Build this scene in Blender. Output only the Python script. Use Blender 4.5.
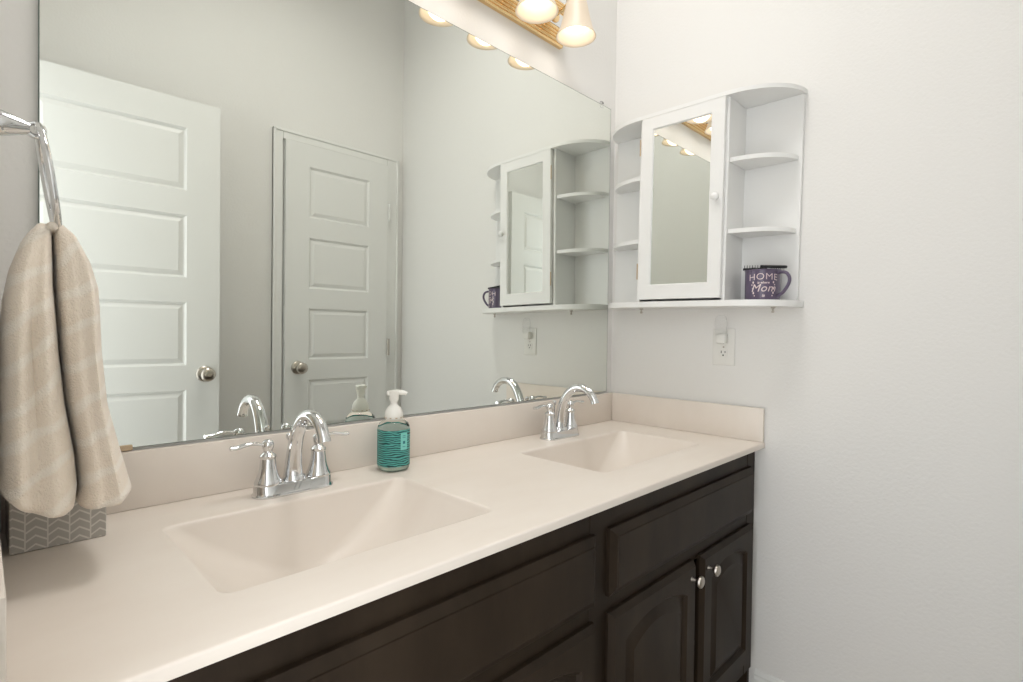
import bpy, bmesh, math
from math import sin, cos, pi, radians
from mathutils import Vector, Matrix

S = bpy.context.scene
for o in list(bpy.data.objects):
    bpy.data.objects.remove(o)
COL = S.collection

# ------------------------------------------------------------------ camera
cam_d = bpy.data.cameras.new('camera')
cam_d.sensor_width = 36.0
cam_d.lens = 531.35 * 36.0 / 1023.0
cam_d.clip_start = 0.01
cam = bpy.data.objects.new('camera', cam_d)
COL.objects.link(cam)
_yaw, _pitch, _roll = -0.78823, -0.01502, 0.01319
F = Vector((-sin(_yaw), cos(_yaw), 0)); R = Vector((cos(_yaw), sin(_yaw), 0)); U = Vector((0, 0, 1))
F2 = F * cos(_pitch) + U * sin(_pitch); U2 = U * cos(_pitch) - F * sin(_pitch)
R3 = R * cos(_roll) + U2 * sin(_roll); U3 = U2 * cos(_roll) - R * sin(_roll)
M = Matrix.Identity(4)
for i in range(3):
    M[i][0] = R3[i]; M[i][1] = U3[i]; M[i][2] = -F2[i]
M[0][3], M[1][3], M[2][3] = -1.68591, -1.14442, 1.12097
cam.matrix_world = M
S.camera = cam

# ------------------------------------------------------------------ world, lights, exposure
S.view_settings.view_transform = 'Standard'
S.view_settings.look = 'None'
S.view_settings.gamma = 1.0
S.view_settings.use_curve_mapping = False
S.view_settings.exposure = 0.28
W = bpy.data.worlds.new('world'); S.world = W
W.use_nodes = True
bg = W.node_tree.nodes['Background']
bg.inputs[0].default_value = (0.96, 0.98, 1.0, 1)
bg.inputs[1].default_value = 2.7

def add_light(name, kind, loc, energy, color, size=0.1, rot=(0, 0, 0), shape=None, size_y=None):
    d = bpy.data.lights.new(name, kind)
    d.energy = energy; d.color = color
    if kind == 'AREA':
        d.shape = shape or 'DISK'; d.size = size
        if size_y: d.size_y = size_y
    else:
        d.shadow_soft_size = size
    o = bpy.data.objects.new(name, d); COL.objects.link(o)
    o.location = loc; o.rotation_euler = rot
    return o

CEIL = 3.08
add_light('added_ceiling_fill_light', 'AREA', (-0.85, -0.42, CEIL - 0.115), 7.2, (1.0, 0.975, 0.955), 0.50).data.spread = radians(160)  # added overhead fill for the general light, no known fixture there
SHADE_X = [-0.384 - 0.180 * k for k in range(5)]
SHADE_Y, SHADE_Z = -0.113, 2.035
for k, x in enumerate(SHADE_X):
    add_light('vanity_bulb_light', 'POINT', (x, SHADE_Y, SHADE_Z + 0.025), 0.15, (1.0, 0.80, 0.60), 0.040)

# ------------------------------------------------------------------ materials
def mat(name, color=(0.8, 0.8, 0.8), rough=0.5, metal=0.0, spec=0.5, trans=0.0, ior=1.45, emis=None, estr=0.0, coat=0.0, alpha=1.0, sheen=0.0):
    m = bpy.data.materials.new(name); m.use_nodes = True
    b = m.node_tree.nodes['Principled BSDF']
    b.inputs['Base Color'].default_value = (*color, 1)
    b.inputs['Roughness'].default_value = rough
    b.inputs['Metallic'].default_value = metal
    b.inputs['Specular IOR Level'].default_value = spec
    b.inputs['Transmission Weight'].default_value = trans
    b.inputs['IOR'].default_value = ior
    b.inputs['Coat Weight'].default_value = coat
    b.inputs['Sheen Weight'].default_value = sheen
    b.inputs['Alpha'].default_value = alpha
    if emis:
        b.inputs['Emission Color'].default_value = (*emis, 1)
        b.inputs['Emission Strength'].default_value = estr
    return m

def nodes(m):
    return m.node_tree.nodes, m.node_tree.links, m.node_tree.nodes['Principled BSDF']

def add_bump(m, scale, strength, dist=0.002, detail=3, coord='Object', sc=(1, 1, 1)):
    n, l, b = nodes(m)
    tc = n.new('ShaderNodeTexCoord'); mp = n.new('ShaderNodeMapping'); mp.inputs['Scale'].default_value = sc
    nz = n.new('ShaderNodeTexNoise'); nz.inputs['Scale'].default_value = scale; nz.inputs['Detail'].default_value = detail
    bp = n.new('ShaderNodeBump'); bp.inputs['Strength'].default_value = strength; bp.inputs['Distance'].default_value = dist
    l.new(tc.outputs[coord], mp.inputs[0]); l.new(mp.outputs[0], nz.inputs['Vector'])
    l.new(nz.outputs['Fac'], bp.inputs['Height']); l.new(bp.outputs[0], b.inputs['Normal'])
    return m

def add_var(m, c1, c2, scale, sc=(1, 1, 1), detail=4, lo=0.35, hi=0.65, rough=0.5):
    n, l, b = nodes(m)
    tc = n.new('ShaderNodeTexCoord'); mp = n.new('ShaderNodeMapping'); mp.inputs['Scale'].default_value = sc
    nz = n.new('ShaderNodeTexNoise'); nz.inputs['Scale'].default_value = scale; nz.inputs['Detail'].default_value = detail
    nz.inputs['Roughness'].default_value = rough
    cr = n.new('ShaderNodeValToRGB')
    cr.color_ramp.elements[0].position = lo; cr.color_ramp.elements[0].color = (*c1, 1)
    cr.color_ramp.elements[1].position = hi; cr.color_ramp.elements[1].color = (*c2, 1)
    l.new(tc.outputs['Object'], mp.inputs[0]); l.new(mp.outputs[0], nz.inputs['Vector'])
    l.new(nz.outputs['Fac'], cr.inputs[0]); l.new(cr.outputs[0], b.inputs['Base Color'])
    return m

M_wall = add_bump(mat('wall_paint', (0.80, 0.79, 0.765), 0.75, spec=0.25), 120, 0.35, 0.0022, 4)
M_ceil = mat('ceiling_paint', (0.80, 0.80, 0.79), 0.85, spec=0.2)
M_trim = mat('white_trim_paint', (0.80, 0.80, 0.775), 0.35)
M_door = add_bump(mat('door_paint', (0.76, 0.76, 0.735), 0.4), 260, 0.08, 0.001)
M_floor = add_var(mat('floor_tile', (0.4, 0.34, 0.28), 0.45), (0.50, 0.44, 0.36), (0.58, 0.51, 0.43), 6)
M_marble = add_var(mat('cultured_marble', (0.78, 0.71, 0.62), 0.38, coat=0.0), (0.78, 0.705, 0.63), (0.83, 0.765, 0.695), 3.0, (1.0, 2.2, 1.0), 5, 0.3, 0.72, 0.6)
M_wood = add_var(mat('espresso_wood', (0.03, 0.02, 0.015), 0.45, spec=0.18), (0.015, 0.0098, 0.0062), (0.035, 0.024, 0.0155), 7, (1.0, 1.0, 0.28), 6, 0.3, 0.7, 0.65)
M_chrome = mat('chrome', (0.72, 0.73, 0.74), 0.05, 1.0)
M_nickel = mat('satin_nickel', (0.50, 0.46, 0.41), 0.28, 1.0)
M_gold = mat('polished_brass', (0.86, 0.63, 0.34), 0.22, 1.0)
M_mirror = mat('mirror_silver', (0.815, 0.84, 0.80), 0.0, 1.0)
M_mirror2 = mat('cabinet_mirror_silver', (0.87, 0.89, 0.87), 0.0, 1.0)
M_edge = mat('mirror_edge', (0.12, 0.15, 0.13), 0.3)
M_white = mat('white_laminate', (0.83, 0.83, 0.815), 0.35)
M_plastic = mat('white_plastic', (0.80, 0.79, 0.75), 0.35)
M_dark = mat('dark_slot', (0.02, 0.02, 0.02), 0.6)
M_black = mat('black_plastic', (0.012, 0.012, 0.014), 0.35)
M_beige = mat('beige_plastic', (0.55, 0.42, 0.28), 0.5)
M_clear = mat('clear_acrylic', (0.98, 0.98, 0.98), 0.08, trans=0.97, ior=1.06)
M_shade = mat('frosted_glass_shade', (0.55, 0.47, 0.37), 0.45, emis=(1.0, 0.84, 0.64), estr=0.16)
M_bulb = mat('glowing_bulb', (1, 1, 1), 0.4, emis=(1.0, 0.93, 0.82), estr=3.0)
M_dome = mat('added_fill_glass', (0.9, 0.9, 0.88), 0.4, emis=(1.0, 0.97, 0.92), estr=2.5)  # glowing dome of the added ceiling fill
M_mug = mat('purple_enamel', (0.105, 0.080, 0.135), 0.3, coat=0.3)
M_letter = mat('pale_pink_print', (0.72, 0.60, 0.60), 0.5)

# towel: terry with pale sculpted diamonds
M_towel = mat('cream_terry', (0.80, 0.69, 0.56), 0.95, spec=0.1, sheen=0.4)
def _towel():
    n, l, b = nodes(M_towel)
    tc = n.new('ShaderNodeTexCoord')
    nz = n.new('ShaderNodeTexNoise'); nz.inputs['Scale'].default_value = 420; nz.inputs['Detail'].default_value = 2
    n2 = n.new('ShaderNodeTexNoise'); n2.inputs['Scale'].default_value = 70; n2.inputs['Detail'].default_value = 3
    ad = n.new('ShaderNodeMath'); ad.operation = 'ADD'
    bp = n.new('ShaderNodeBump'); bp.inputs['Strength'].default_value = 0.75; bp.inputs['Distance'].default_value = 0.003
    l.new(tc.outputs['Object'], nz.inputs['Vector']); l.new(tc.outputs['Object'], n2.inputs['Vector'])
    l.new(nz.outputs['Fac'], ad.inputs[0]); l.new(n2.outputs['Fac'], ad.inputs[1])
    l.new(ad.outputs[0], bp.inputs['Height']); l.new(bp.outputs[0], b.inputs['Normal'])
    mp = n.new('ShaderNodeMapping'); mp.inputs['Rotation'].default_value = (0, radians(38), 0); mp.inputs['Scale'].default_value = (1, 0.4, 1)
    wv = n.new('ShaderNodeTexWave'); wv.inputs['Scale'].default_value = 8.0; wv.inputs['Distortion'].default_value = 2.5
    wv.bands_direction = 'Z'; wv.inputs['Detail'].default_value = 1.0; wv.inputs['Detail Scale'].default_value = 2.0
    cr = n.new('ShaderNodeValToRGB')
    cr.color_ramp.elements[0].position = 0.70; cr.color_ramp.elements[0].color = (0.91, 0.805, 0.68, 1)
    cr.color_ramp.elements[1].position = 0.95; cr.color_ramp.elements[1].color = (0.95, 0.875, 0.77, 1)
    l.new(tc.outputs['Object'], mp.inputs[0]); l.new(mp.outputs[0], wv.inputs['Vector'])
    l.new(wv.outputs['Fac'], cr.inputs[0]); l.new(cr.outputs[0], b.inputs['Base Color'])
_towel()

def math_node(n, l, op, a, b=None, c=None):
    m = n.new('ShaderNodeMath'); m.operation = op
    for i, v in enumerate((a, b, c)):
        if v is None: continue
        if isinstance(v, (int, float)): m.inputs[i].default_value = v
        else: l.new(v, m.inputs[i])
    return m.outputs[0]

# tissue box: grey columns of pale chevrons
M_chev = mat('grey_chevron_card', (0.4, 0.37, 0.33), 0.5)
def _chev():
    n, l, b = nodes(M_chev)
    tc = n.new('ShaderNodeTexCoord'); sx = n.new('ShaderNodeSeparateXYZ'); l.new(tc.outputs['Object'], sx.inputs[0])
    h = math_node(n, l, 'ADD', sx.outputs['X'], sx.outputs['Y'])
    u = math_node(n, l, 'DIVIDE', math_node(n, l, 'ADD', h, 1.0), 0.0245)
    fu = math_node(n, l, 'FRACT', u)
    col = math_node(n, l, 'FLOOR', u)
    par = math_node(n, l, 'FRACT', math_node(n, l, 'MULTIPLY', col, 0.5))
    tri = math_node(n, l, 'ABSOLUTE', math_node(n, l, 'SUBTRACT', fu, 0.5))
    zz = math_node(n, l, 'DIVIDE', sx.outputs['Z'], 0.0125)
    ph = math_node(n, l, 'ADD', math_node(n, l, 'ADD', zz, math_node(n, l, 'MULTIPLY', tri, 1.35)), math_node(n, l, 'MULTIPLY', par, 0.7))
    line = math_node(n, l, 'LESS_THAN', math_node(n, l, 'FRACT', ph), 0.22)
    sep = math_node(n, l, 'LESS_THAN', fu, 0.07)
    fac = math_node(n, l, 'MAXIMUM', line, sep)
    mx = n.new('ShaderNodeMix'); mx.data_type = 'RGBA'
    mx.inputs['A'].default_value = (0.42, 0.395, 0.355, 1); mx.inputs['B'].default_value = (0.64, 0.61, 0.56, 1)
    l.new(fac, mx.inputs['Factor']); l.new(mx.outputs['Result'], b.inputs['Base Color'])
_chev()

# soap label: teal with dark wavy water lines
M_label = mat('teal_wave_label', (0.1, 0.4, 0.4), 0.35)
def _label():
    n, l, b = nodes(M_label)
    tc = n.new('ShaderNodeTexCoord'); mp = n.new('ShaderNodeMapping'); mp.inputs['Scale'].default_value = (0.55, 0.55, 1)
    wv = n.new('ShaderNodeTexWave'); wv.bands_direction = 'Z'; wv.inputs['Scale'].default_value = 62
    wv.inputs['Distortion'].default_value = 7.0; wv.inputs['Detail'].default_value = 2.0; wv.inputs['Detail Scale'].default_value = 1.1
    cr = n.new('ShaderNodeValToRGB'); e = cr.color_ramp.elements
    e[0].position = 0.22; e[0].color = (0.008, 0.05, 0.05, 1)
    e[1].position = 0.85; e[1].color = (0.10, 0.42, 0.37, 1)
    k = e.new(0.45); k.color = (0.035, 0.25, 0.24, 1)
    l.new(tc.outputs['Object'], mp.inputs[0]); l.new(mp.outputs[0], wv.inputs['Vector'])
    l.new(wv.outputs['Fac'], cr.inputs[0]); l.new(cr.outputs[0], b.inputs['Base Color'])
_label()
M_tag = mat('aqua_label_panel', (0.22, 0.62, 0.56), 0.4)
M_tagd = mat('deep_teal_print', (0.02, 0.17, 0.2), 0.4)
M_bottle = mat('clear_bottle_plastic', (0.97, 0.99, 0.97), 0.04, trans=1.0, ior=1.15)
M_liquid = mat('pale_green_soap', (0.80, 0.93, 0.85), 0.1, trans=0.6, ior=1.2)
M_pump = mat('ivory_pump_plastic', (0.83, 0.82, 0.77), 0.35)

# ------------------------------------------------------------------ mesh helpers
def link(name, bm, m, parent=None, smooth=True, angle=35, loc=None, rot=None):
    bmesh.ops.recalc_face_normals(bm, faces=bm.faces)
    me = bpy.data.meshes.new(name); bm.to_mesh(me); bm.free()
    if smooth:
        for p in me.polygons: p.use_smooth = True
        me.set_sharp_from_angle(angle=radians(angle))
    for mm in (m if isinstance(m, (list, tuple)) else [m]): me.materials.append(mm)
    o = bpy.data.objects.new(name, me); COL.objects.link(o)
    if parent: o.parent = parent
    if loc: o.location = loc
    if rot: o.rotation_euler = rot
    return o

def tag(o, label=None, cat=None, group=None, kind=None):
    if label: o['label'] = label
    if cat: o['category'] = cat
    if group: o['group'] = group
    if kind: o['kind'] = kind
    return o

def empty(name, loc=(0, 0, 0), rz=0, label=None, cat=None, group=None, kind=None):
    o = bpy.data.objects.new(name, None); COL.objects.link(o)
    o.empty_display_size = 0.05
    o.location = loc; o.rotation_euler = (0, 0, rz)
    return tag(o, label, cat, group, kind)

def box(bm, x0, x1, y0, y1, z0, z1, bev=0.0, seg=2):
    r = bmesh.ops.create_cube(bm, size=1.0)
    vs = r['verts']
    for v in vs:
        v.co = Vector(((x0 + x1) / 2 + v.co.x * abs(x1 - x0), (y0 + y1) / 2 + v.co.y * abs(y1 - y0), (z0 + z1) / 2 + v.co.z * abs(z1 - z0)))
    if bev > 0:
        es = list({e for v in vs for e in v.link_edges})
        bmesh.ops.bevel(bm, geom=es, offset=bev, segments=seg, profile=0.5, affect='EDGES')
    return bm

def lathe(bm, prof, n=32, center=(0, 0, 0), cap0=True, cap1=True, mtx=None, mi=0):
    rings = []
    cx, cy, cz = center
    for r, z in prof:
        ring = []
        for i in range(n):
            a = 2 * pi * i / n
            p = Vector((r * cos(a), r * sin(a), z))
            if mtx: p = mtx @ p
            ring.append(bm.verts.new(p + Vector(center)))
        rings.append(ring)
    for a, b in zip(rings, rings[1:]):
        for i in range(n):
            f = bm.faces.new((a[i], a[(i + 1) % n], b[(i + 1) % n], b[i])); f.material_index = mi
    if cap0: bm.faces.new(list(reversed(rings[0]))).material_index = mi
    if cap1: bm.faces.new(rings[-1]).material_index = mi
    return bm

def tube(bm, pts, rad, n=16, caps=True, closed=False, flat=1.0):
    pts = [Vector(p) for p in pts]
    N = len(pts)
    rads = rad if isinstance(rad, (list, tuple)) else [rad] * N
    rings = []
    prev = None
    for i, p in enumerate(pts):
        if closed: t = (pts[(i + 1) % N] - pts[i - 1]).normalized()
        elif i == 0: t = (pts[1] - p).normalized()
        elif i == N - 1: t = (p - pts[-2]).normalized()
        else: t = (pts[i + 1] - pts[i - 1]).normalized()
        if prev is None:
            ref = Vector((0, 0, 1)) if abs(t.z) < 0.9 else Vector((1, 0, 0))
            a = t.cross(ref).normalized()
        else:
            a = (prev - t * prev.dot(t)).normalized()
        prev = a
        b = t.cross(a)
        rings.append([bm.verts.new(p + (a * cos(2 * pi * k / n) + b * sin(2 * pi * k / n) * flat) * rads[i]) for k in range(n)])
    prs = list(zip(rings, rings[1:])) + ([(rings[-1], rings[0])] if closed else [])
    for a, b in prs:
        for k in range(n):
            bm.faces.new((a[k], a[(k + 1) % n], b[(k + 1) % n], b[k]))
    if caps and not closed:
        bm.faces.new(list(reversed(rings[0]))); bm.faces.new(rings[-1])
    return bm

def strip(bm, loops, close_last=True, close_first=False):
    """join equal-length closed loops of points into a surface"""
    vl = [[bm.verts.new(p) for p in lp] for lp in loops]
    n = len(vl[0])
    for a, b in zip(vl, vl[1:]):
        for i in range(n):
            bm.faces.new((a[i], a[(i + 1) % n], b[(i + 1) % n], b[i]))
    if close_last: bm.faces.new(vl[-1])
    if close_first: bm.faces.new(list(reversed(vl[0])))
    return vl

def NB(): return bmesh.new()

def smooth_path(pts, n=5):
    out = []
    P = [pts[0]] + pts + [pts[-1]]
    for i in range(1, len(P) - 2):
        for k in range(n):
            t = k / n
            a, b, c, d = P[i - 1], P[i], P[i + 1], P[i + 2]
            out.append(0.5 * ((2 * b) + (c - a) * t + (2 * a - 5 * b + 4 * c - d) * t * t + (3 * b - a - 3 * c + d) * t ** 3))
    out.append(pts[-1]); return out

# ------------------------------------------------------------------ the setting
YF = -1.424          # wall facing the mirror
XL = -1.68           # left wall
DY0, DY1, DZ = -0.66, -1.31, 2.06   # doorway in the left wall

def setting(name, bm, m, label, smooth=False):
    return tag(link(name, bm, m, smooth=smooth), label, kind='structure')

setting('floor', box(NB(), -1.80, 0.0, YF, 0.0, -0.03, 0.0), M_floor, 'beige tile bathroom floor')
setting('ceiling', box(NB(), -1.80, 0.0, YF, 0.0, CEIL, CEIL + 0.03), M_ceil, 'white bathroom ceiling')
setting('wall_back', box(NB(), -1.80, 0.10, 0.0, 0.10, -0.03, CEIL + 0.03), M_wall, 'off-white textured wall behind the vanity mirror')
setting('wall_right', box(NB(), 0.0, 0.10, YF - 0.1, 0.0, -0.03, CEIL + 0.03), M_wall, 'off-white textured wall carrying the white cabinet')
setting('wall_front', box(NB(), -1.80, 0.0, YF - 0.10, YF, -0.03, CEIL + 0.03), M_wall, 'off-white wall with the closet door, seen in the mirror')
bm = NB()
box(bm, -1.80, XL, DY0, 0.0, 0.0, CEIL)
box(bm, -1.80, XL, YF, DY1, 0.0, CEIL)
box(bm, -1.80, XL, DY1, DY0, DZ, CEIL)
setting('wall_left', bm, M_wall, 'off-white left wall with the entrance doorway')

# baseboards
def baseboard(name, pts, label):
    prof = [(0, 0), (0.013, 0), (0.013, 0.075), (0.010, 0.083), (0.010, 0.088), (0.005, 0.097), (0.0, 0.10)]
    bm = NB()
    (x0, y0), (x1, y1), (nx, ny) = pts
    a = [bm.verts.new((x0 + nx * d, y0 + ny * d, z)) for d, z in prof]
    b = [bm.verts.new((x1 + nx * d, y1 + ny * d, z)) for d, z in prof]
    n = len(prof)
    for i in range(n):
        bm.faces.new((a[i], a[(i + 1) % n], b[(i + 1) % n], b[i]))
    bm.faces.new(a); bm.faces.new(list(reversed(b)))
    setting(name, bm, M_trim, label)
baseboard('baseboard_right', ((0, -0.545), (0, YF), (-1, 0)), 'white baseboard along the right wall')
baseboard('baseboard_front', ((-1.60, YF), (-0.716, YF), (0, 1)), 'white baseboard beside the closet door')

# panelled doors -------------------------------------------------------------
PANELS = [(0.285, 0.53), (0.63, 0.875), (0.972, 1.222), (1.318, 1.564), (1.66, 1.906)]
def door_leaf(w, h, x_in, thick=0.035):
    """leaf in local x 0..w, z 0..h, thickness along y (centred)"""
    bm = NB()
    xs = [0, x_in, w - x_in, w]
    zs = [0]
    for a, b in PANELS: zs += [a, b]
    zs.append(h)
    pf = []
    for s in (-1, 1):
        y = s * thick / 2
        g = [[bm.verts.new((x, y, z)) for x in xs] for z in zs]
        for j in range(len(zs) - 1):
            for i in range(3):
                vs = (g[j][i], g[j][i + 1], g[j + 1][i + 1], g[j + 1][i])
                f = bm.faces.new(vs if s < 0 else tuple(reversed(vs)))
                if i == 1 and j % 2 == 1: pf.append(f)
    bm.verts.ensure_lookup_table()
    n = len(zs) * 4
    A = lambda s, j, i: bm.verts[s * n + j * 4 + i]
    for j in range(len(zs) - 1):
        for i in (0, 3):
            bm.faces.new((A(0, j, i), A(0, j + 1, i), A(1, j + 1, i), A(1, j, i)))
    for i in range(3):
        for j in (0, len(zs) - 1):
            bm.faces.new((A(0, j, i), A(0, j, i + 1), A(1, j, i + 1), A(1, j, i)))
    bmesh.ops.recalc_face_normals(bm, faces=bm.faces)
    bmesh.ops.inset_individual(bm, faces=pf, thickness=0.004, depth=-0.003)
    bmesh.ops.inset_individual(bm, faces=pf, thickness=0.008, depth=-0.006)
    bmesh.ops.inset_individual(bm, faces=pf, thickness=0.006, depth=0.0)
    bmesh.ops.inset_individual(bm, faces=pf, thickness=0.022, depth=0.006)
    return bm

def door_knob(parent, loc, sgn):
    prof = [(0.031, 0.0), (0.031, 0.006), (0.026, 0.010), (0.012, 0.013), (0.010, 0.026), (0.016, 0.032), (0.024, 0.040), (0.0275, 0.050), (0.026, 0.059), (0.019, 0.065), (0.008, 0.067)]
    mt = Matrix.Rotation(-sgn * pi / 2, 3, 'X')
    bm = NB(); lathe(bm, prof, 28, mtx=mt)
    return link('door_knob', bm, M_nickel, parent, loc=loc)

# closet door (door_1) in the front wall, faces +y
d1 = empty('door_1', (-0.664, YF + 0.010, 0.006), kind='structure', label='closed white five panel closet door reflected in the middle of the mirror')
leaf = link('door_leaf', door_leaf(0.552, 2.012, 0.114, 0.030), M_door, d1, smooth=False, loc=(0, 0.002, 0))
leaf.location = (0, 0.008, 0)
door_knob(d1, (0.061, 0.023, 0.936), 1)
for z in (1.76, 1.03, 0.25):
    bm = NB(); tube(bm, [(0, 0, -0.045), (0, 0, 0.045)], 0.0065, 12); box(bm, 0.0, 0.012, -0.008, -0.004, -0.045, 0.045)
    link('hinge', bm, M_trim if z > 1.5 else M_nickel, d1, loc=(0.555, 0.030, z))
# casing
def casing_piece(bm, x0, x1, z0, z1):
    box(bm, x0, x1, YF, YF + 0.016, z0, z1, 0.004, 2)
bm = NB()
casing_piece(bm, -0.716, -0.670, 0, 2.065); casing_piece(bm, -0.108, -0.038, 0, 2.065); casing_piece(bm, -0.670, -0.108, 2.022, 2.065)
box(bm, -0.716, -0.704, YF, YF + 0.022, 0, 2.065, 0.003); box(bm, -0.050, -0.038, YF, YF + 0.022, 0, 2.065, 0.003); box(bm, -0.716, -0.038, YF, YF + 0.022, 2.055, 2.068, 0.003)
setting('trim_1', bm, M_trim, 'white casing around the closet door')

# entrance door (door_2), hinged at the left wall and swung open in front of the front wall
d2 = empty('door_2', (-1.674, -1.291, 0.004), rz=radians(1.2), kind='structure', label='white five panel entrance door standing open, reflected at the left of the mirror')
link('door_leaf', door_leaf(0.690, 2.016, 0.118, 0.035), M_door, d2, smooth=False)
door_knob(d2, (0.636, 0.0175, 0.936), 1)
door_knob(d2, (0.636, -0.0175, 0.936), -1)
bm = NB(); box(bm, 0.6895, 0.692, -0.012, 0.012, 0.90, 0.965, 0.0)
link('latch_plate', bm, M_nickel, d2, smooth=False)
bm = NB()
box(bm, -1.80, XL, DY0 - 0.018, DY0, 0, DZ); box(bm, -1.80, XL, DY1, DY1 + 0.004, 0, DZ); box(bm, -1.80, XL, DY1, DY0, DZ - 0.016, DZ)
setting('trim_2', bm, M_trim, 'white jamb lining the entrance doorway')

# ------------------------------------------------------------------ vanity top with two integral basins
ZT, TH, DEP = 0.80, 0.0172, 0.56
XT0, XT1 = -1.676, -0.003
def rrect(x0, x1, y0, y1, r, z, n=10):
    pts = []
    r = min(r, (x1 - x0) / 2 - 1e-4, (y1 - y0) / 2 - 1e-4)
    for cx, cy, a0 in ((x1 - r, y1 - r, 0), (x0 + r, y1 - r, 90), (x0 + r, y0 + r, 180), (x1 - r, y0 + r, 270)):
        for i in range(n + 1):
            a = radians(a0 + 90 * i / n)
            pts.append((cx + r * cos(a), cy + r * sin(a), z))
    return pts
SINKS = [(-1.480, -1.022, -0.455, -0.145), (-0.665, -0.165, -0.440, -0.155)]
top = empty('countertop', (0, 0, 0), label='cream cultured marble vanity top with two integral rectangular basins on the dark cabinet', cat='countertop')
bm = NB()
fr = 0.005
outer = []
yF = -DEP
outer_loop = [(XT0, -0.002, ZT), (XT1, -0.002, ZT), (XT1, yF + fr, ZT), (XT0, yF + fr, ZT)]
ov = [bm.verts.new(p) for p in outer_loop]
edges = [bm.edges.new((ov[i], ov[(i + 1) % 4])) for i in range(4)]
holes = []
for s in SINKS:
    hv = [bm.verts.new(p) for p in rrect(s[0], s[1], s[2], s[3], 0.022, ZT)]
    edges += [bm.edges.new((hv[i], hv[(i + 1) % len(hv)])) for i in range(len(hv))]
bmesh.ops.triangle_fill(bm, edges=edges, use_beauty=True)
# rounded nosing, front face and underside
prev = (ov[3], ov[2])
for dy, dz in ((0.0024, 0.0003), (0.0038, 0.0010), (0.0047, 0.0022), (0.005, 0.0040), (0.005, TH - 0.0025), (0.0043, TH - 0.0007), (0.0025, TH)):
    cur = (bm.verts.new((XT0, yF + fr - dy, ZT - dz)), bm.verts.new((XT1, yF + fr - dy, ZT - dz)))
    bm.faces.new((prev[0], prev[1], cur[1], cur[0])); prev = cur
back = (bm.verts.new((XT0, yF + 0.045, ZT - TH)), bm.verts.new((XT1, yF + 0.045, ZT - TH)))
bm.faces.new((prev[0], prev[1], back[1], back[0]))
link('counter_slab', bm, M_marble, top, angle=40)
def sink(s):
    x0, x1, y0, y1 = s
    bm = NB(); loops = []
    cx = (x0 + x1) / 2
    N = 26; Dp = 0.135
    for k, (ins, dz) in enumerate(((0.0, 0.0), (0.002, 0.0006), (0.004, 0.003))):
        loops.append(rrect(x0 + ins, x1 - ins, y0 + ins, y1 - ins, 0.022, ZT - dz))
    for k in range(1, N + 1):
        t = k / N
        z = ZT - 0.003 - Dp * sin(pi / 2 * t) ** 1.15
        side = 0.004 + 0.185 * t ** 1.35 + 0.0 * t
        bk = 0.004 + 0.062 * t ** 1.6
        ft = 0.004 + 0.060 * t ** 1.4
        r = 0.022 + 0.12 * t
        loops.append(rrect(x0 + side, x1 - side, y0 + ft, y1 - bk, r, z))
    strip(bm, loops)
    o = link('basin', bm, M_marble, top, angle=60)
    bm = NB()
    zc = ZT - 0.003 - Dp
    lathe(bm, [(0.0, zc + 0.001), (0.014, zc + 0.001), (0.022, zc + 0.004), (0.024, zc + 0.001)], 24, ((x0 + x1) / 2, (y0 + y1) / 2 - 0.01, 0.0005), cap0=False, cap1=False)
    link('drain', bm, M_chrome, top)
for s in SINKS: sink(s)
SPH = 0.103
bm = NB(); box(bm, XT0 + 0.016, XT1 - 0.0, -0.0165, -0.002, ZT, ZT + SPH, 0.0025)
link('backsplash', bm, M_marble, top)
bm = NB(); box(bm, -0.0165, XT1 + 0.0005, -DEP + 0.002, -0.0165, ZT, ZT + SPH, 0.0025)
link('side_splash', bm, M_marble, top)
bm = NB(); box(bm, XT0 - 0.002, -1.6695, -DEP + 0.002, -0.0025, ZT, ZT + SPH, 0.0025)
link('side_splash', bm, M_marble, top)

# ------------------------------------------------------------------ vanity cabinet
CX0, CX1 = -1.672, -0.003
YFR = -0.530          # face frame front plane
CZ = ZT - TH          # underside of the top
cab = empty('vanity_cabinet', (0, 0, 0), label='dark espresso wood double vanity cabinet with panelled fronts under the cream top', cat='cabinet')
bm = NB()
# side panels, bottom, toe kick and back of the carcass
box(bm, CX0, CX0 + 0.016, YFR, -0.01, 0.0, CZ); box(bm, CX1 - 0.016, CX1, YFR + 0.004, -0.01, 0.0, CZ)
box(bm, CX0, CX1, -0.50, -0.01, 0.10, 0.116); box(bm, CX0, CX1, -0.455, -0.44, 0.0, 0.10)
box(bm, CX0, CX1, -0.018, -0.01, 0.10, CZ)
link('carcass', bm, M_wood, cab, smooth=False)
bm = NB()
T = 0.018
def fr_box(x0, x1, z0, z1, d=0.0): box(bm, x0, x1, YFR - d, YFR + T, z0, z1, 0.001, 1)
fr_box(CX0, CX1, 0.720, CZ)                       # top rail
fr_box(CX0, CX1, 0.100, 0.150)                    # bottom rail
fr_box(CX0, CX1, 0.548, 0.602)                    # middle rail
fr_box(CX1 - 0.056, CX1, 0.10, CZ, 0.0012); fr_box(CX0, CX0 + 0.03, 0.10, CZ, 0.0012)
fr_box(-0.846, -0.782, 0.10, CZ, 0.0015)
link('face_frame', bm, M_wood, cab, smooth=False)

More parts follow.
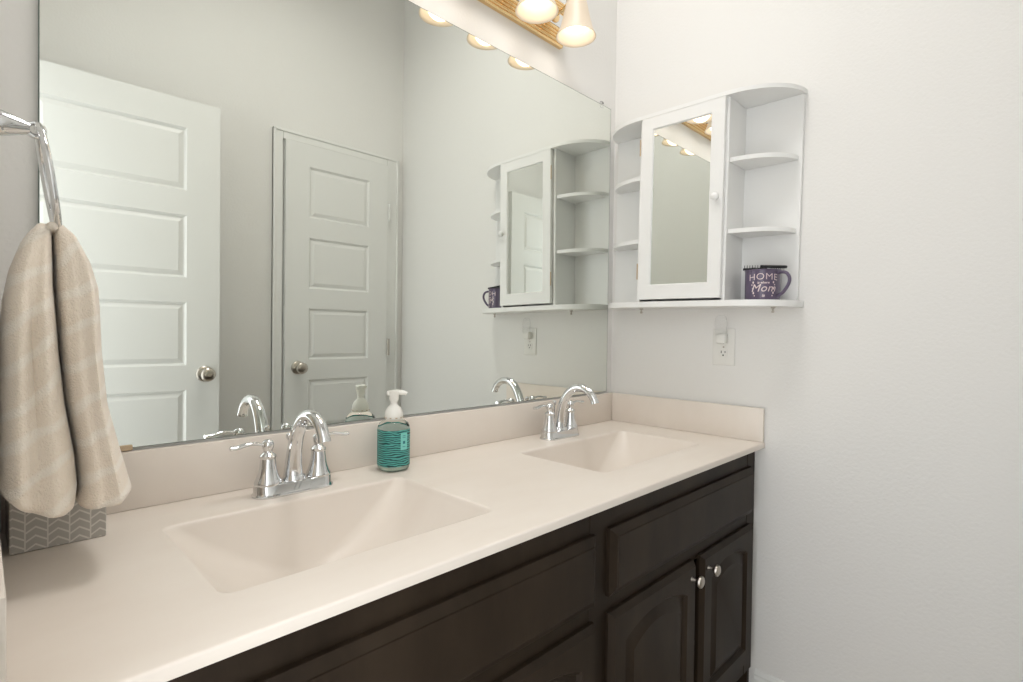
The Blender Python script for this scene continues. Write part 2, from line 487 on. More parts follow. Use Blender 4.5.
def front_slab(x0, x1, z0, z1, y0=YFR - 0.0005, th=0.020, bev=0.016):
    """slab with a chamfered lip, facing -y"""
    bm = NB()
    lp = []
    for m, d in ((0.0, 0.0), (0.0, 0.009), (0.0015, 0.0100), (bev, th - 0.0025), (bev + 0.0008, th - 0.0003), (bev + 0.0025, th)):
        lp.append([(x0 + m, y0 - d, z0 + m), (x1 - m, y0 - d, z0 + m), (x1 - m, y0 - d, z1 - m), (x0 + m, y0 - d, z1 - m)])
    strip(bm, lp, True, True)
    return bm
def knob(parent, x, z):
    prof = [(0.0055, 0.0), (0.0045, 0.004), (0.0035, 0.012), (0.006, 0.016), (0.0125, 0.019), (0.0145, 0.023), (0.0135, 0.027), (0.009, 0.0295), (0.003, 0.030)]
    bm = NB(); lathe(bm, prof, 24, mtx=Matrix.Rotation(pi / 2, 3, 'X'))
    return link('knob', bm, M_nickel, parent, loc=(x, YFR - 0.019, z))
for x0, x1 in ((-1.640, -0.838), (-0.790, -0.046)):
    link('drawer_front', front_slab(x0, x1, 0.592, 0.730), M_wood, cab, smooth=False)

def arch_loop(x0, x1, z0, z1, rise, y, n=20):
    pts = [(x0, y, z0), (x1, y, z0)]
    zs = z1 - rise
    for i in range(n + 1):
        u = i / n
        x = x1 + (x0 - x1) * u
        pts.append((x, y, zs + rise * sin(pi * u) ** 0.8 if 0 < u < 1 else zs))
    return pts
def vanity_door(x0, x1, z0, z1, knob_x):
    y0 = YFR - 0.0005; th = 0.019; bev = 0.009
    bm = NB()
    lp = []
    for m, d in ((0.0, 0.0), (0.0, 0.008), (0.001, 0.009), (bev, th - 0.0015), (bev + 0.0012, th)):
        lp.append([(x0 + m, y0 - d, z0 + m), (x1 - m, y0 - d, z0 + m), (x1 - m, y0 - d, z1 - m), (x0 + m, y0 - d, z1 - m)])
    vl = strip(bm, lp, False, True)
    inner = vl[-1]
    yf = y0 - th
    st = 0.050
    rise = 0.031
    loops = [arch_loop(x0 + st, x1 - st, z0 + st, z1 - 0.039, rise, yf)]
    for m, d in ((0.003, 0.0035), (0.007, 0.0095), (0.012, 0.0095), (0.032, 0.0015), (0.034, 0.0005)):
        loops.append(arch_loop(x0 + st + m, x1 - st - m, z0 + st + m, z1 - 0.039 - m, rise, yf + d))
    wl = strip(bm, loops, True, False)
    es = []
    for lst in (inner, wl[0]):
        for i in range(len(lst)):
            a, b = lst[i], lst[(i + 1) % len(lst)]
            e = bm.edges.get((a, b)) or bm.edges.new((a, b)); es.append(e)
    bmesh.ops.triangle_fill(bm, edges=es, use_beauty=True)
    o = link('door', bm, M_wood, cab, angle=20)
    knob(o, knob_x, z1 - 0.036)
for x0, x1, kx in ((-1.640, -1.262, -1.292), (-1.226, -0.838, -1.196), (-0.790, -0.418, -0.448), (-0.384, -0.046, -0.356)):
    vanity_door(x0, x1, 0.148, 0.558, kx)

# ------------------------------------------------------------------ big wall mirror
MX0, MX1, MZ0, MZ1 = -1.617, -0.0375, 0.9085, 1.950
mir = empty('wall_mirror', (0, 0, 0), label='large frameless wall mirror above the vanity backsplash', cat='mirror')
bm = NB(); box(bm, MX0, MX1, -0.0065, -0.001, MZ0, MZ1)
link('mirror_edge', bm, M_edge, mir, smooth=False)
bm = NB()
vs = [bm.verts.new(p) for p in ((MX0 + 0.0016, -0.0068, MZ0 + 0.001), (MX1 - 0.0016, -0.0068, MZ0 + 0.001), (MX1 - 0.0016, -0.0068, MZ1 - 0.0016), (MX0 + 0.0016, -0.0068, MZ1 - 0.0016))]
bm.faces.new(vs)
link('mirror_glass', bm, M_mirror, mir, smooth=False)
bm = NB(); box(bm, MX0, MX0 + 0.125, -0.0095, -0.001, MZ0 - 0.004, MZ0 + 0.006, 0.001, 1)
link('bottom_channel', bm, M_beige, mir, smooth=False)
for x in (-0.094, -1.56):
    bm = NB(); box(bm, x - 0.009, x + 0.009, -0.010, -0.001, MZ1 - 0.012, MZ1 + 0.010, 0.002)
    lathe(bm, [(0.004, 0.0), (0.003, 0.0025)], 12, (x, -0.010, MZ1 + 0.005), mtx=Matrix.Rotation(pi / 2, 3, 'X'))
    link('mirror_clip', bm, M_clear, mir)

# ------------------------------------------------------------------ vanity light bar
BX0, BX1 = -1.310, -0.330
vl_ = empty('vanity_light', (0, 0, 2.13), label='brass vanity light bar with frosted bell shades above the mirror', cat='lamp')
def L(o): return o
bz0, bz1 = 2.058, 2.205
zo = 2.13
bm = NB()
prof = [(0.0, bz0), (-0.012, bz0), (-0.016, bz0 + 0.004), (-0.016, bz0 + 0.007)]
z = bz0 + 0.007
for i in range(4):           # stepped reeds
    for a in range(0, 181, 30):
        prof.append((-0.017 - 0.0016 * i - 0.0055 * sin(radians(a)), z + 0.0045 * (1 - cos(radians(a)))))
    z += 0.0102
zi = z
half = [(y, zz - zo) for y, zz in prof]
yy = half[-1][0]
full = half + [(yy, -half[-1][1] - 0.0)] + [(y, 2 * (bz0 + bz1) / 2 - (zz + zo) - zo) for y, zz in reversed(half[:-1])]
# mirrored upper reeds about the bar centre line
c = (bz0 + bz1) / 2 - zo
full = half + [(y, 2 * c - zz) for y, zz in reversed(half)]
a = [bm.verts.new((BX0, y - 0.0005, zz)) for y, zz in full]; b = [bm.verts.new((BX1, y - 0.0005, zz)) for y, zz in full]
n = len(full)
for i in range(n): bm.faces.new((a[i], a[(i + 1) % n], b[(i + 1) % n], b[i]))
bm.faces.new(a); bm.faces.new(list(reversed(b)))
link('back_plate', bm, M_gold, vl_, angle=30)
bm = NB(); box(bm, BX0 + 0.004, BX1 - 0.004, yy - 0.003, yy - 0.0005, zi - zo + 0.004, 2 * c - (zi - zo) - 0.004, 0.001, 1)
link('center_strip', bm, M_chrome, vl_, smooth=False)
for x in SHADE_X:
    bm = NB()
    tube(bm, [(x, yy - 0.002, c + 0.005), (x, -0.06, c + 0.010), (x, -0.085, c + 0.022), (x, -0.103, c + 0.030), (x, SHADE_Y, c + 0.026), (x, SHADE_Y, c + 0.0)], 0.006, 12)
    lathe(bm, [(0.022, 0.0), (0.020, 0.006), (0.010, 0.010)], 20, (x, yy - 0.001, c + 0.005), mtx=Matrix.Rotation(pi / 2, 3, 'X'))
    link('arm', bm, M_gold, vl_)
    zt = SHADE_Z - zo
    bm = NB()
    lathe(bm, [(0.010, zt + 0.172), (0.018, zt + 0.160), (0.027, zt + 0.148), (0.031, zt + 0.140), (0.032, zt + 0.114), (0.0295, zt + 0.110)], 28, (x, SHADE_Y, 0))
    link('socket_cap', bm, M_nickel, vl_)
    bm = NB()
    outp = [(0.026, 0.122), (0.0300, 0.108), (0.0345, 0.090), (0.0390, 0.070), (0.0440, 0.048), (0.0505, 0.024), (0.0585, 0.006), (0.0615, 0.0)]
    inp = [(r - 0.003, z_ + (0.0005 if i else 0.0)) for i, (r, z_) in enumerate(outp)]
    pr = [(r, zt + z_) for r, z_ in outp] + [(r, zt + z_) for r, z_ in reversed(inp)]
    lathe(bm, pr, 40, (x, SHADE_Y, 0), cap0=False, cap1=False)
    so = link('shade', bm, M_shade, vl_, angle=60)
    bm = NB()
    lathe(bm, [(0.012, zt + 0.115), (0.013, zt + 0.098), (0.020, zt + 0.085), (0.029, zt + 0.068), (0.034, zt + 0.050), (0.031, zt + 0.034), (0.022, zt + 0.022), (0.006, zt + 0.019)], 28, (x, SHADE_Y, 0))
    link('bulb', bm, M_bulb, so)

# added ceiling fixture, unseen, made up to carry the general fill light
cl = empty('added_ceiling_fill', (-0.85, -0.42, CEIL), label='added round ceiling fill lamp, unseen above the vanity', cat='lamp')
bm = NB(); lathe(bm, [(0.27, 0.0), (0.27, -0.02), (0.255, -0.03)], 40)
link('base', bm, M_nickel, cl)
bm = NB(); lathe(bm, [(0.255, -0.03), (0.25, -0.055), (0.21, -0.085), (0.12, -0.10), (0.01, -0.105)], 40)
link('fill_glass', bm, M_dome, cl)

# ------------------------------------------------------------------ faucets
def faucet(loc, label):
    root = empty('faucet', loc, label=label, cat='faucet', group='chrome centerset faucets')
    bm = NB()
    def stad(hx, hy, z, n=12):
        pts = []
        for cx, a0 in ((hx - hy, -90), (-(hx - hy), 90)):
            for i in range(n + 1):
                a = radians(a0 + 180 * i / n); pts.append((cx + hy * cos(a), hy * sin(a), z))
        return pts
    strip(bm, [stad(0.0795, 0.029, 0.0), stad(0.0800, 0.0295, 0.003), stad(0.0778, 0.027, 0.0055), stad(0.0765, 0.0255, 0.008), stad(0.0765, 0.0240, 0.019), stad(0.075, 0.0230, 0.0225), stad(0.072, 0.0205, 0.024)], True, True)
    link('base', bm, M_chrome, root, angle=40)
    for s in (-1, 1):
        hx = s * 0.0508
        bm = NB()
        lathe(bm, [(0.0245, 0.022), (0.0250, 0.027), (0.0235, 0.030), (0.0215, 0.034), (0.0180, 0.044), (0.0155, 0.056), (0.0142, 0.070), (0.0140, 0.072), (0.0152, 0.074), (0.0152, 0.078), (0.0120, 0.081), (0.0085, 0.084), (0.0080, 0.088)], 32, (hx, 0, 0))
        h = link('handle_body', bm, M_chrome, root)
        bm = NB()
        lathe(bm, [(0.0075, 0.085), (0.0088, 0.089), (0.0105, 0.093), (0.0112, 0.098), (0.0104, 0.103), (0.0080, 0.1065), (0.0040, 0.1085), (0.0010, 0.109)], 24, (hx, 0, 0))
        # lever sweeping outwards
        pts = []; rr = []
        for i in range(13):
            t = i / 12
            pts.append((hx + s * (0.006 + 0.061 * t), 0.003 * t, 0.098 + 0.005 * sin(pi * min(1, t * 1.25)) + 0.001 * t))
            rr.append(0.0052 + 0.0022 * t ** 1.5 if t < 0.96 else 0.0066)
        tube(bm, pts, rr, 14, flat=0.62)
        link('lever', bm, M_chrome, h)
    bm = NB()
    lathe(bm, [(0.0225, 0.023), (0.0225, 0.026), (0.0205, 0.030), (0.0190, 0.033)], 28, (0, 0.0, 0))
    ctl = [Vector((p[0], p[1] * 1.06, 0.028 + (p[2] - 0.028) * 1.09)) for p in ((0, 0.003, 0.028), (0, 0.002, 0.050), (0, -0.003, 0.078), (0, -0.013, 0.105), (0, -0.030, 0.130), (0, -0.054, 0.1455), (0, -0.082, 0.147), (0, -0.106, 0.136), (0, -0.120, 0.119), (0, -0.124, 0.109))]
    cr_ = [0.0195, 0.0165, 0.0145, 0.0135, 0.0128, 0.0122, 0.0118, 0.0114, 0.0112, 0.0122]
    pts = smooth_path(ctl, 4)
    rr = [cr_[min(i // 4, 8)] + (cr_[min(i // 4, 8) + 1] - cr_[min(i // 4, 8)]) * ((i % 4) / 4 if i // 4 <= 8 else 1.0) for i in range(len(pts))]
    tube(bm, pts, rr, 24)
    link('spout', bm, M_chrome, root, angle=50)
    bm = NB()
    tube(bm, [(0, 0.0235, 0.022), (0, 0.0240, 0.098)], 0.0022, 10)
    lathe(bm, [(0.002, 0.096), (0.0045, 0.099), (0.0065, 0.104), (0.006, 0.109), (0.0025, 0.112)], 16, (0, 0.024, 0))
    link('pop_up_rod', bm, M_chrome, root)
    return root
faucet((-1.238, -0.088, ZT), 'chrome two-handle faucet at the near basin, beside the teal soap bottle')
faucet((-0.406, -0.090, ZT), 'chrome two-handle faucet at the far basin, near the right wall')

# ------------------------------------------------------------------ foaming soap bottle
sb = empty('soap_bottle', (-1.003, -0.083, ZT + 0.0005), rz=radians(0), label='clear pump soap bottle with teal wave label and white pump between the basins', cat='soap bottle')
def sq_loop(r, z, n=48, p=2.6, m=(1, 1)):
    pts = []
    for i in range(n):
        a = 2 * pi * i / n
        k = (abs(cos(a)) ** p + abs(sin(a)) ** p) ** (-1 / p)
        pts.append((r * k * cos(a) * m[0], r * k * sin(a) * m[1], z))
    return pts
bprof = [(0.026, 0.0), (0.0305, 0.002), (0.0335, 0.007), (0.0345, 0.014), (0.0345, 0.095), (0.0335, 0.102), (0.0300, 0.109), (0.0240, 0.114), (0.0190, 0.117), (0.0170, 0.120), (0.0170, 0.126)]
bm = NB(); strip(bm, [sq_loop(r, z) for r, z in bprof], True, True)
link('bottle', bm, M_bottle, sb, angle=60)
bm = NB(); strip(bm, [sq_loop(r - 0.0016, z) for r, z in ((0.026, 0.002), (0.0320, 0.006), (0.0340, 0.014), (0.0340, 0.088), (0.0338, 0.0945), (0.0336, 0.0950))], True, True)
link('liquid_soap', bm, M_liquid, sb, angle=60)
bm = NB()
lp = [sq_loop(0.0349, z) for z in (0.0130, 0.03, 0.045, 0.06, 0.075, 0.0955)]
strip(bm, lp, False, False)
link('label_wrap', bm, M_label, sb, angle=60)
# direction in which the label panel faces: toward the room, slightly right
pa = radians(-82)
def on_bottle(a, z, r=0.0354, p=2.6):
    k = (abs(cos(a)) ** p + abs(sin(a)) ** p) ** (-1 / p)
    return Vector((r * k * cos(a), r * k * sin(a), z))
bm = NB()
NA, NZ = 10, 6
def patch(bm, a0, a1, z0, z1, r, na=8, nz=4):
    g = [[bm.verts.new(on_bottle(a0 + (a1 - a0) * i / na, z0 + (z1 - z0) * j / nz, r)) for i in range(na + 1)] for j in range(nz + 1)]
    for j in range(nz):
        for i in range(na): bm.faces.new((g[j][i], g[j][i + 1], g[j + 1][i + 1], g[j + 1][i]))
patch(bm, pa - 0.25, pa + 0.25, 0.050, 0.089, 0.03535)
link('label_panel', bm, M_tag, sb)
bm = NB()
patch(bm, pa - 0.085, pa + 0.085, 0.064, 0.0705, 0.0356, 4, 2)
for zz in (0.078, 0.082, 0.057): patch(bm, pa - 0.11, pa + 0.11, zz, zz + 0.0012, 0.0356, 4, 1)
link('label_print', bm, M_tagd, sb)
bm = NB()
lathe(bm, [(0.0195, 0.118), (0.0205, 0.120), (0.0205, 0.131), (0.0200, 0.133), (0.0185, 0.138), (0.0150, 0.144), (0.0100, 0.149), (0.0078, 0.152), (0.0078, 0.162)], 36)
pump = link('pump_collar', bm, M_pump, sb)
bm = NB()
for i in range(10):
    a = 2 * pi * i / 10
    box(bm, 0.0192 * cos(a) - 0.0022, 0.0192 * cos(a) + 0.0022, 0.0192 * sin(a) - 0.0022, 0.0192 * sin(a) + 0.0022, 0.1205, 0.1225)
link('collar_notches', bm, M_beige, pump, smooth=False)
bm = NB()
lathe(bm, [(0.0085, 0.158), (0.0105, 0.163), (0.0110, 0.172), (0.0120, 0.176), (0.0130, 0.180), (0.0125, 0.183), (0.006, 0.1845)], 28)
hd = Vector((0.80, -0.60, 0)).normalized()
tube(bm, [tuple(hd * 0.0 + Vector((0, 0, 0.1790))), tuple(hd * 0.012 + Vector((0, 0, 0.1792))), tuple(hd * 0.024 + Vector((0, 0, 0.1780))), tuple(hd * 0.029 + Vector((0, 0, 0.1755)))], [0.0062, 0.0060, 0.0050, 0.0044], 14)
box(bm, -0.016, -0.002, 0.000, 0.009, 0.172, 0.183, 0.003)
link('pump_head', bm, M_pump, sb)

# ------------------------------------------------------------------ tissue box
tb = empty('tissue_box', (-1.6010, -0.076, ZT + 0.0005), rz=radians(0.5), label='grey card box with pale chevrons standing on the counter under the towel', cat='box')
bm = NB(); box(bm, -0.0545, 0.0545, -0.0545, 0.0545, 0, 0.122, 0.0012, 1)
link('box_body', bm, M_chev, tb, smooth=False)
bm = NB(); lathe(bm, [(0.033, 0.1222), (0.036, 0.1226), (0.036, 0.123), (0.032, 0.1226)], 32, cap0=False, cap1=False)
link('opening_rim', bm, M_white, tb)

# ------------------------------------------------------------------ towel ring and hand towel
tr = empty('towel_ring', (XL, -0.22, 1.375), label='chrome towel ring on the left wall holding the cream towel', cat='towel ring')
bm = NB()
lathe(bm, [(0.027, 0.0), (0.027, 0.003), (0.024, 0.006), (0.017, 0.009), (0.0165, 0.014), (0.0140, 0.022), (0.0100, 0.034), (0.0068, 0.042)], 28, mtx=Matrix.Rotation(pi / 2, 3, 'Y'))
link('post', bm, M_chrome, tr)
bm = NB()
pts = [(0.0475 + 0.0085 * cos(2 * pi * i / 24), 0, 0.0085 * sin(2 * pi * i / 24)) for i in range(24)]
tube(bm, pts, 0.0030, 12, closed=True)
link('eyelet', bm, M_chrome, tr)
bm = NB()
RR = 0.066
tx = radians(8.5)
pts = []
for i in range(48):
    a = 2 * pi * i / 48
    y = RR * cos(a); d = RR - RR * sin(a)      # distance below the top
    pts.append((0.0500 + d * sin(tx) + 0.048 * y, y, 0.004 - d * cos(tx)))
tube(bm, pts, 0.0042, 14, closed=True)
link('ring', bm, M_chrome, tr)

# hand towel: two hanging layers joined over the ring
def lerp_tab(tab, z):
    tab = sorted(tab)
    if z <= tab[0][0]: return tab[0][1]
    for (z0, v0), (z1, v1) in zip(tab, tab[1:]):
        if z <= z1: return v0 + (v1 - v0) * (z - z0) / (z1 - z0)
    return tab[-1][1]
tl = [(1.262, -1.6290), (1.245, -1.638), (1.228, -1.647), (1.192, -1.658), (1.154, -1.664), (1.104, -1.667), (1.0, -1.668), (0.905, -1.668), (0.86, -1.667)]
tm = [(1.262, -1.6175), (1.17, -1.616), (1.09, -1.611), (1.024, -1.605), (0.955, -1.595), (0.914, -1.592), (0.867, -1.598)]
trr = [(1.262, -1.6085), (1.238, -1.593), (1.206, -1.579), (1.173, -1.571), (1.09, -1.568), (1.02, -1.562), (0.962, -1.549), (0.910, -1.536), (0.888, -1.530), (0.86, -1.540)]
def towel_layer(bm, left, ztop, zbot_l, zbot_r):
    NZ, NP = 64, 72
    loops = []
    for j in range(NZ + 1):
        t = j / NZ
        lp = []
        for i in range(NP):
            a = 2 * pi * i / NP
            ca, sa = cos(a), sin(a)
            ex = 0.62
            px = (abs(ca) ** ex) * (1 if ca > 0 else -1)
            py = (abs(sa) ** 0.8) * (1 if sa > 0 else -1)
            zb = zbot_l + (zbot_r - zbot_l) * (px * 0.5 + 0.5) + 0.010 * (1 - px * px) * (-1 if left else -0.4)
            z = ztop + (zb - ztop) * t
            if left: xa, xb = lerp_tab(tl, z), lerp_tab(tm, z) - 0.0008
            else: xa, xb = lerp_tab(tm, z) + 0.0008, lerp_tab(trr, z)
            cx, hx = (xa + xb) / 2, (xb - xa) / 2
            # depth along the ring, widening below the ring and drooping folds
            hy = 0.030 + 0.045 * min(1, t * 3.2) ** 0.6 + 0.006 * t
            fold = (0.0075 * sin(px * 4.2 + (0.8 if left else 2.3) + 1.3 * t) + 0.0035 * sin(px * 9.0 + 3.0 * t)) * min(1, 3.0 * t)
            x = cx + hx * px
            y = -0.222 + hy * py + (fold if sa < 0 else -fold * 0.6) * abs(sa)
            if t < 0.035:
                y = -0.222 + (y + 0.222) * (0.6 + 0.4 * t / 0.035)
                x = cx + (x - cx) * (0.72 + 0.28 * t / 0.035)
            if t > 0.985:
                k = (t - 0.985) / 0.015
                x = cx + (x - cx) * (1 - 0.10 * k); y = -0.222 + (y + 0.222) * (1 - 0.10 * k)
            # hem welt
            if 0.93 < t < 0.945: y = -0.222 + (y + 0.222) * 0.965
            lp.append((x, y, z))
        loops.append(lp)
    strip(bm, loops, True, True)
bm = NB()
towel_layer(bm, True, 1.253, 0.916, 0.888)
towel_layer(bm, False, 1.254, 0.886, 0.902)
# roll of cloth over the bottom of the ring
pts = [(-1.6185, -0.222 + 0.048 * (i / 8 - 0.5) * 1.6, 1.2465 + 0.006 * abs(i / 8 - 0.5)) for i in range(9)]
tube(bm, pts, [0.004, 0.006, 0.0072, 0.0078, 0.0078, 0.0078, 0.0072, 0.006, 0.004], 14)
tag(link('hand_towel', bm, M_towel, angle=80), 'cream terry hand towel hanging folded through the chrome towel ring', 'towel')

# ------------------------------------------------------------------ white wall cabinet with open corner shelves
WTILT, WCY = radians(0.7), -0.15      # it hangs very slightly off level
wc = empty('wall_cabinet', (0, WCY - WCY * cos(WTILT) + 1.5 * sin(WTILT), 1.5 - WCY * sin(WTILT) - 1.5 * cos(WTILT)), label='white mirrored cabinet with open curved shelves on the right wall', cat='cabinet')
wc.rotation_euler = (WTILT, 0, 0)
YA, YB = -0.188, -0.4845        # outer faces of the two dividers
CZ0, CZ1 = 1.230, 1.838
WX = -0.0012
DC = 0.130
bm = NB()
box(bm, -DC, WX, YA - 0.012, YA, CZ0, CZ1 - 0.012, 0.0008, 1)
box(bm, -DC, WX, YB, YB + 0.012, CZ0, CZ1 - 0.012, 0.0008, 1)
link('side_panel', bm, M_white, wc, smooth=False)
bm = NB()
box(bm, -0.010, WX, -0.647, -0.020, CZ0, CZ1 - 0.012, 0.0008, 1)
link('back_panel', bm, M_white, wc, smooth=False)
def plan(dr, dl, depth, yr, yl, n=16, sq=1.0):
    """outline in plan: straight front between the dividers, quarter-ellipse ends"""
    pts = [(WX, yr)]
    for i in range(1, n + 1):
        a = pi / 2 * i / n
        pts.append((WX - (depth + WX) * sin(a) ** sq, YB - (YB - yr) * 1.0 * cos(a) ** sq if True else 0))
    for i in range(n + 1):
        a = pi / 2 * (1 - i / n)
        pts.append((WX - (depth + WX) * sin(a) ** sq, YA + (yl - YA) * cos(a) ** sq))
    return pts
def slab_xy(bm, pts, z0, z1):
    strip(bm, [[(x, y, z0) for x, y in pts], [(x, y, z1) for x, y in pts]], True, True)
bm = NB(); slab_xy(bm, plan(0, 0, 0.1465, -0.652, -0.014), CZ1 - 0.012, CZ1)
link('top_board', bm, M_white, wc, angle=30)
bm = NB(); slab_xy(bm, plan(0, 0, 0.151, -0.662, -0.028, 16, 0.8), CZ0 - 0.018, CZ0)
link('bottom_board', bm, M_white, wc, angle=30)
def quarter(y_in, y_out, z, depth=0.122, n=18):
    pts = [(-0.0102, y_in), (-0.0102, y_out)]
    for i in range(1, n + 1):
        a = pi / 2 * i / n
        pts.append((-0.0102 - (depth - 0.0102) * sin(a), y_in + (y_out - y_in) * cos(a)))
    bm = NB(); slab_xy(bm, pts, z - 0.0125, z)
    return bm
for z in (1.650, 1.440):
    link('corner_shelf', quarter(YB - 0.0005, -0.637, z), M_white, wc, angle=30)
    link('corner_shelf', quarter(YA + 0.0005, -0.028, z), M_white, wc, angle=30)
# door
dx0, dx1 = -0.1455, -0.1310
ya, yb, za, zb = -0.2000, -0.4765, 1.2375, 1.8275
gy0, gy1, gz0, gz1 = -0.2400, -0.4370, 1.2830, 1.7880
bm = NB()
dl = []
for m, x in ((0, dx1), (0, dx0 + 0.0015), (0.0015, dx0)):
    dl.append([(x, ya - m, za + m), (x, yb + m, za + m), (x, yb + m, zb - m), (x, ya - m, zb - m)])
for m, x in ((0, dx0), (0.0015, dx0 + 0.0015), (0.003, dx0 + 0.007)):
    dl.append([(x, gy0 - m, gz0 + m), (x, gy1 + m, gz0 + m), (x, gy1 + m, gz1 - m), (x, gy0 - m, gz1 - m)])
strip(bm, dl, False, False)
bm.faces.new([bm.verts.new(p) for p in dl[0]])
wd = link('door', bm, M_white, wc, smooth=False)
bm = NB()
bm.faces.new([bm.verts.new(p) for p in ((dx0 + 0.006, gy0 + 0.001, gz0 - 0.001), (dx0 + 0.006, gy1 - 0.001, gz0 - 0.001), (dx0 + 0.006, gy1 - 0.001, gz1 + 0.001), (dx0 + 0.006, gy0 + 0.001, gz1 + 0.001))])
link('mirror_glass', bm, M_mirror2, wd, smooth=False)
bm = NB()
lathe(bm, [(0.006, 0.0), (0.0055, 0.006), (0.0085, 0.008), (0.0115, 0.012), (0.0115, 0.016), (0.0085, 0.019), (0.003, 0.0205)], 24, mtx=Matrix.Rotation(-pi / 2, 3, 'Y'))
link('knob', bm, M_white, wd, loc=(dx0, -0.459, 1.534))
for z in (1.735, 1.33):
    bm = NB(); tube(bm, [(0, 0, -0.026), (0, 0, 0.026)], 0.0021, 10)
    link('hinge', bm, M_beige, wd, loc=(-0.1460, -0.1972, z))
for y in (-0.165, -0.598):
    bm = NB(); lathe(bm, [(0.0065, 0.0), (0.0065, -0.003), (0.003, -0.005), (0.003, -0.011), (0.0045, -0.013), (0.0035, -0.017)], 16)
    link('hook_screw', bm, M_nickel, wc, loc=(-0.060, y, CZ0 - 0.018))

# ------------------------------------------------------------------ outlet and night light
oy, oz = -0.4285, 1.085
ou = empty('wall_outlet', (0, oy, oz), label='white duplex outlet plate on the right wall below the white cabinet', cat='outlet')
bm = NB(); box(bm, -0.0055, -0.0005, -0.0355, 0.0355, -0.058, 0.058, 0.0025, 2)
link('cover_plate', bm, M_plastic, ou)
for dz in (-0.0195, 0.0195):
    bm = NB()
    pts = []
    for i in range(32):
        a = 2 * pi * i / 32
        pts.append((0.0172 * cos(a), max(-0.0135, min(0.0135, 0.0172 * sin(a)))))
    strip(bm, [[(-0.0055, y, z) for y, z in pts], [(-0.0075, y, z) for y, z in pts]], True, False)
    rc = link('receptacle', bm, M_plastic, ou, loc=(0, 0, dz))
    bm = NB()
    box(bm, -0.0080, -0.0070, 0.0050, 0.0072, 0.000, 0.008); box(bm, -0.0080, -0.0070, -0.0072, -0.0050, 0.001, 0.007)
    lathe(bm, [(0.0026, 0.0), (0.0026, 0.0008)], 14, (-0.0072, 0, -0.0065), mtx=Matrix.Rotation(-pi / 2, 3, 'Y'))
    link('slots', bm, M_dark, rc, smooth=False)
bm = NB(); lathe(bm, [(0.003, 0.0), (0.0025, 0.001)], 12, (-0.0055, 0, 0), mtx=Matrix.Rotation(-pi / 2, 3, 'Y'))
link('plate_screw', bm, M_nickel, ou)
nl = empty('night_light', (-0.0085, oy, oz + 0.0195), label='small clear shaded night light plugged into the wall outlet', cat='night light')
bm = NB(); box(bm, -0.024, 0.0, -0.015, 0.015, -0.008, 0.022, 0.004, 2)
link('plug_body', bm, M_plastic, nl)
bm = NB()
lp = []
for z, r in ((0.016, 0.016), (0.03, 0.018), (0.06, 0.019), (0.074, 0.016), (0.083, 0.009)):
    lp.append([(-0.014 + 0.75 * r * cos(2 * pi * i / 28) - 0.006, r * sin(2 * pi * i / 28), z) for i in range(28)])
strip(bm, lp, True, False)
link('shade', bm, M_clear, nl)

# ------------------------------------------------------------------ mug with combs
mg_loc = (-0.061, -0.564, CZ0 + 0.0006 - 0.420 * sin(WTILT))
MR, MH = 0.0475, 0.088
mg = empty('mug', mg_loc, label='purple enamel mug with pink lettering HOME is where MOM is on the cabinet bottom board', cat='mug')
bm = NB()
lathe(bm, [(MR - 0.004, 0.0), (MR - 0.001, 0.001), (MR, 0.004), (MR, MH - 0.003), (MR + 0.0018, MH - 0.0015), (MR + 0.0012, MH), (MR - 0.0022, MH - 0.001), (MR - 0.003, MH - 0.005), (MR - 0.003, 0.005), (0.002, 0.004)], 48, cap1=True)
link('mug_body', bm, M_mug, mg, angle=50)
bm = NB()
hv = Vector((-0.26, -0.966, 0)).normalized()
hp = []
for d, z in ((-0.003, 0.077), (0.012, 0.079), (0.026, 0.0755), (0.0345, 0.064), (0.035, 0.050), (0.028, 0.035), (0.014, 0.019), (-0.003, 0.010)):
    hp.append(hv * (MR + d) + Vector((0, 0, z)))
tube(bm, smooth_path(hp), 0.0046, 12)
link('handle', bm, M_mug, mg)
# lettering wrapped on the mug
VA = math.atan2(-1.14442 + 0.566, -1.68591 + 0.061) + 0.05
def mug_text(bm, txt, size, zc, ac, shear=0.0, bold=0.0, arch=0.0, xs=1.0):
    cu = bpy.data.curves.new('t', 'FONT'); cu.body = txt; cu.size = size; cu.align_x = 'CENTER'; cu.align_y = 'CENTER'; cu.shear = shear
    cu.offset = bold; cu.resolution_u = 4; cu.space_character = 1.08
    ob = bpy.data.objects.new('t', cu); COL.objects.link(ob)
    dg = bpy.context.evaluated_depsgraph_get(); dg.update()
    me = bpy.data.meshes.new_from_object(ob.evaluated_get(dg))
    t = bmesh.new(); t.from_mesh(me)
    bmesh.ops.triangulate(t, faces=t.faces)
    bmesh.ops.subdivide_edges(t, edges=[e for e in t.edges if e.calc_length() > 0.004], cuts=2)
    mp = {}
    for v in t.verts:
        x, y = v.co.x * xs, v.co.y
        a = ac + x / MR
        r = MR + 0.0005
        mp[v.index] = bm.verts.new((r * cos(a), r * sin(a), zc + y - arch * (x / MR) ** 2))
    for f in t.faces:
        try: bm.faces.new([mp[v.index] for v in f.verts])
        except ValueError: pass
    t.free()
    bpy.data.objects.remove(ob); bpy.data.curves.remove(cu); bpy.data.meshes.remove(me)
bm = NB()
mug_text(bm, 'HOME', 0.026, 0.066, VA, 0.0, -0.0002, 0.004, 1.08)
mug_text(bm, 'is where', 0.0085, 0.049, VA, 0.1, 0.0003, 0.0)
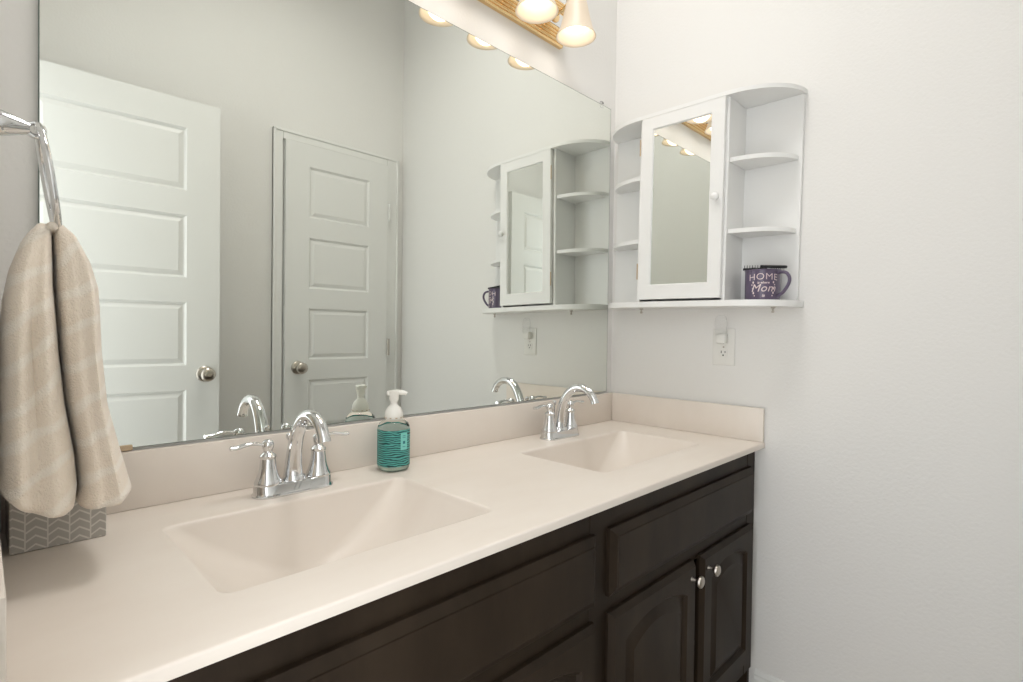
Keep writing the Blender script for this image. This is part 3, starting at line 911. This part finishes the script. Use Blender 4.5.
mug_text(bm, 'Mom', 0.031, 0.033, VA, 0.30, 0.0, 0.0)
mug_text(bm, 'is', 0.011, 0.012, VA, 0.2, 0.0004, 0.0)
# little flourishes left and right
for s in (-1, 1):
    for (da, z, r) in ((0.58, 0.050, 0.0022), (0.66, 0.043, 0.0016), (0.60, 0.032, 0.0020), (0.56, 0.020, 0.0024), (0.50, 0.012, 0.0015)):
        c0 = VA + s * da
        vs = [bm.verts.new(((MR + 0.0005) * cos(c0 + r * cos(2 * pi * i / 10) / MR), (MR + 0.0005) * sin(c0 + r * cos(2 * pi * i / 10) / MR), z + 1.5 * r * sin(2 * pi * i / 10))) for i in range(10)]
        bm.faces.new(vs)
link('lettering', bm, M_letter, mg, smooth=False)

def comb(loc, rz, tilt, length, tooth, name_label, n, teeth_up=True):
    bm = NB()
    box(bm, -length / 2, length / 2, -0.0016, 0.0016, -0.004, 0.003, 0.001, 1)
    for i in range(n):
        x = -length / 2 + 0.004 + (length - 0.008) * i / (n - 1)
        r = 0.0011
        tube(bm, [(x, 0, 0.001), (x, 0, tooth if teeth_up else -tooth)], [r, r * 0.6], 6)
    o = link('hair_comb', bm, M_black, smooth=False, loc=loc, rot=(0, tilt, rz))
    return tag(o, name_label, 'comb')
zr = CZ0 + MH - 0.420 * sin(WTILT)
comb((-0.075, -0.547, zr + 0.0055), radians(-82), radians(2), 0.066, 0.011, 'black comb lying across the mug rim with its teeth upward', 9)
# hairbrush / clip sticking out to the right
hb = empty('hair_clip', (-0.060, -0.585, zr + 0.008), rz=radians(-97), label='black flat hair clip resting on the mug rim above its handle', cat='hair clip')
bm = NB(); box(bm, -0.028, 0.046, -0.006, 0.006, -0.001, 0.007, 0.002, 2)
link('clip_body', bm, M_black, hb, rot=(0, radians(6), 0))
bm = NB()
for i in range(8):
    x = 0.004 + 0.0052 * i
    tube(bm, [(x, -0.003, 0.0), (x, -0.003, -0.006)], [0.0011, 0.0006], 6)
link('clip_teeth', bm, M_black, hb, smooth=False, rot=(0, radians(6), 0))
bpy.context.view_layer.update()
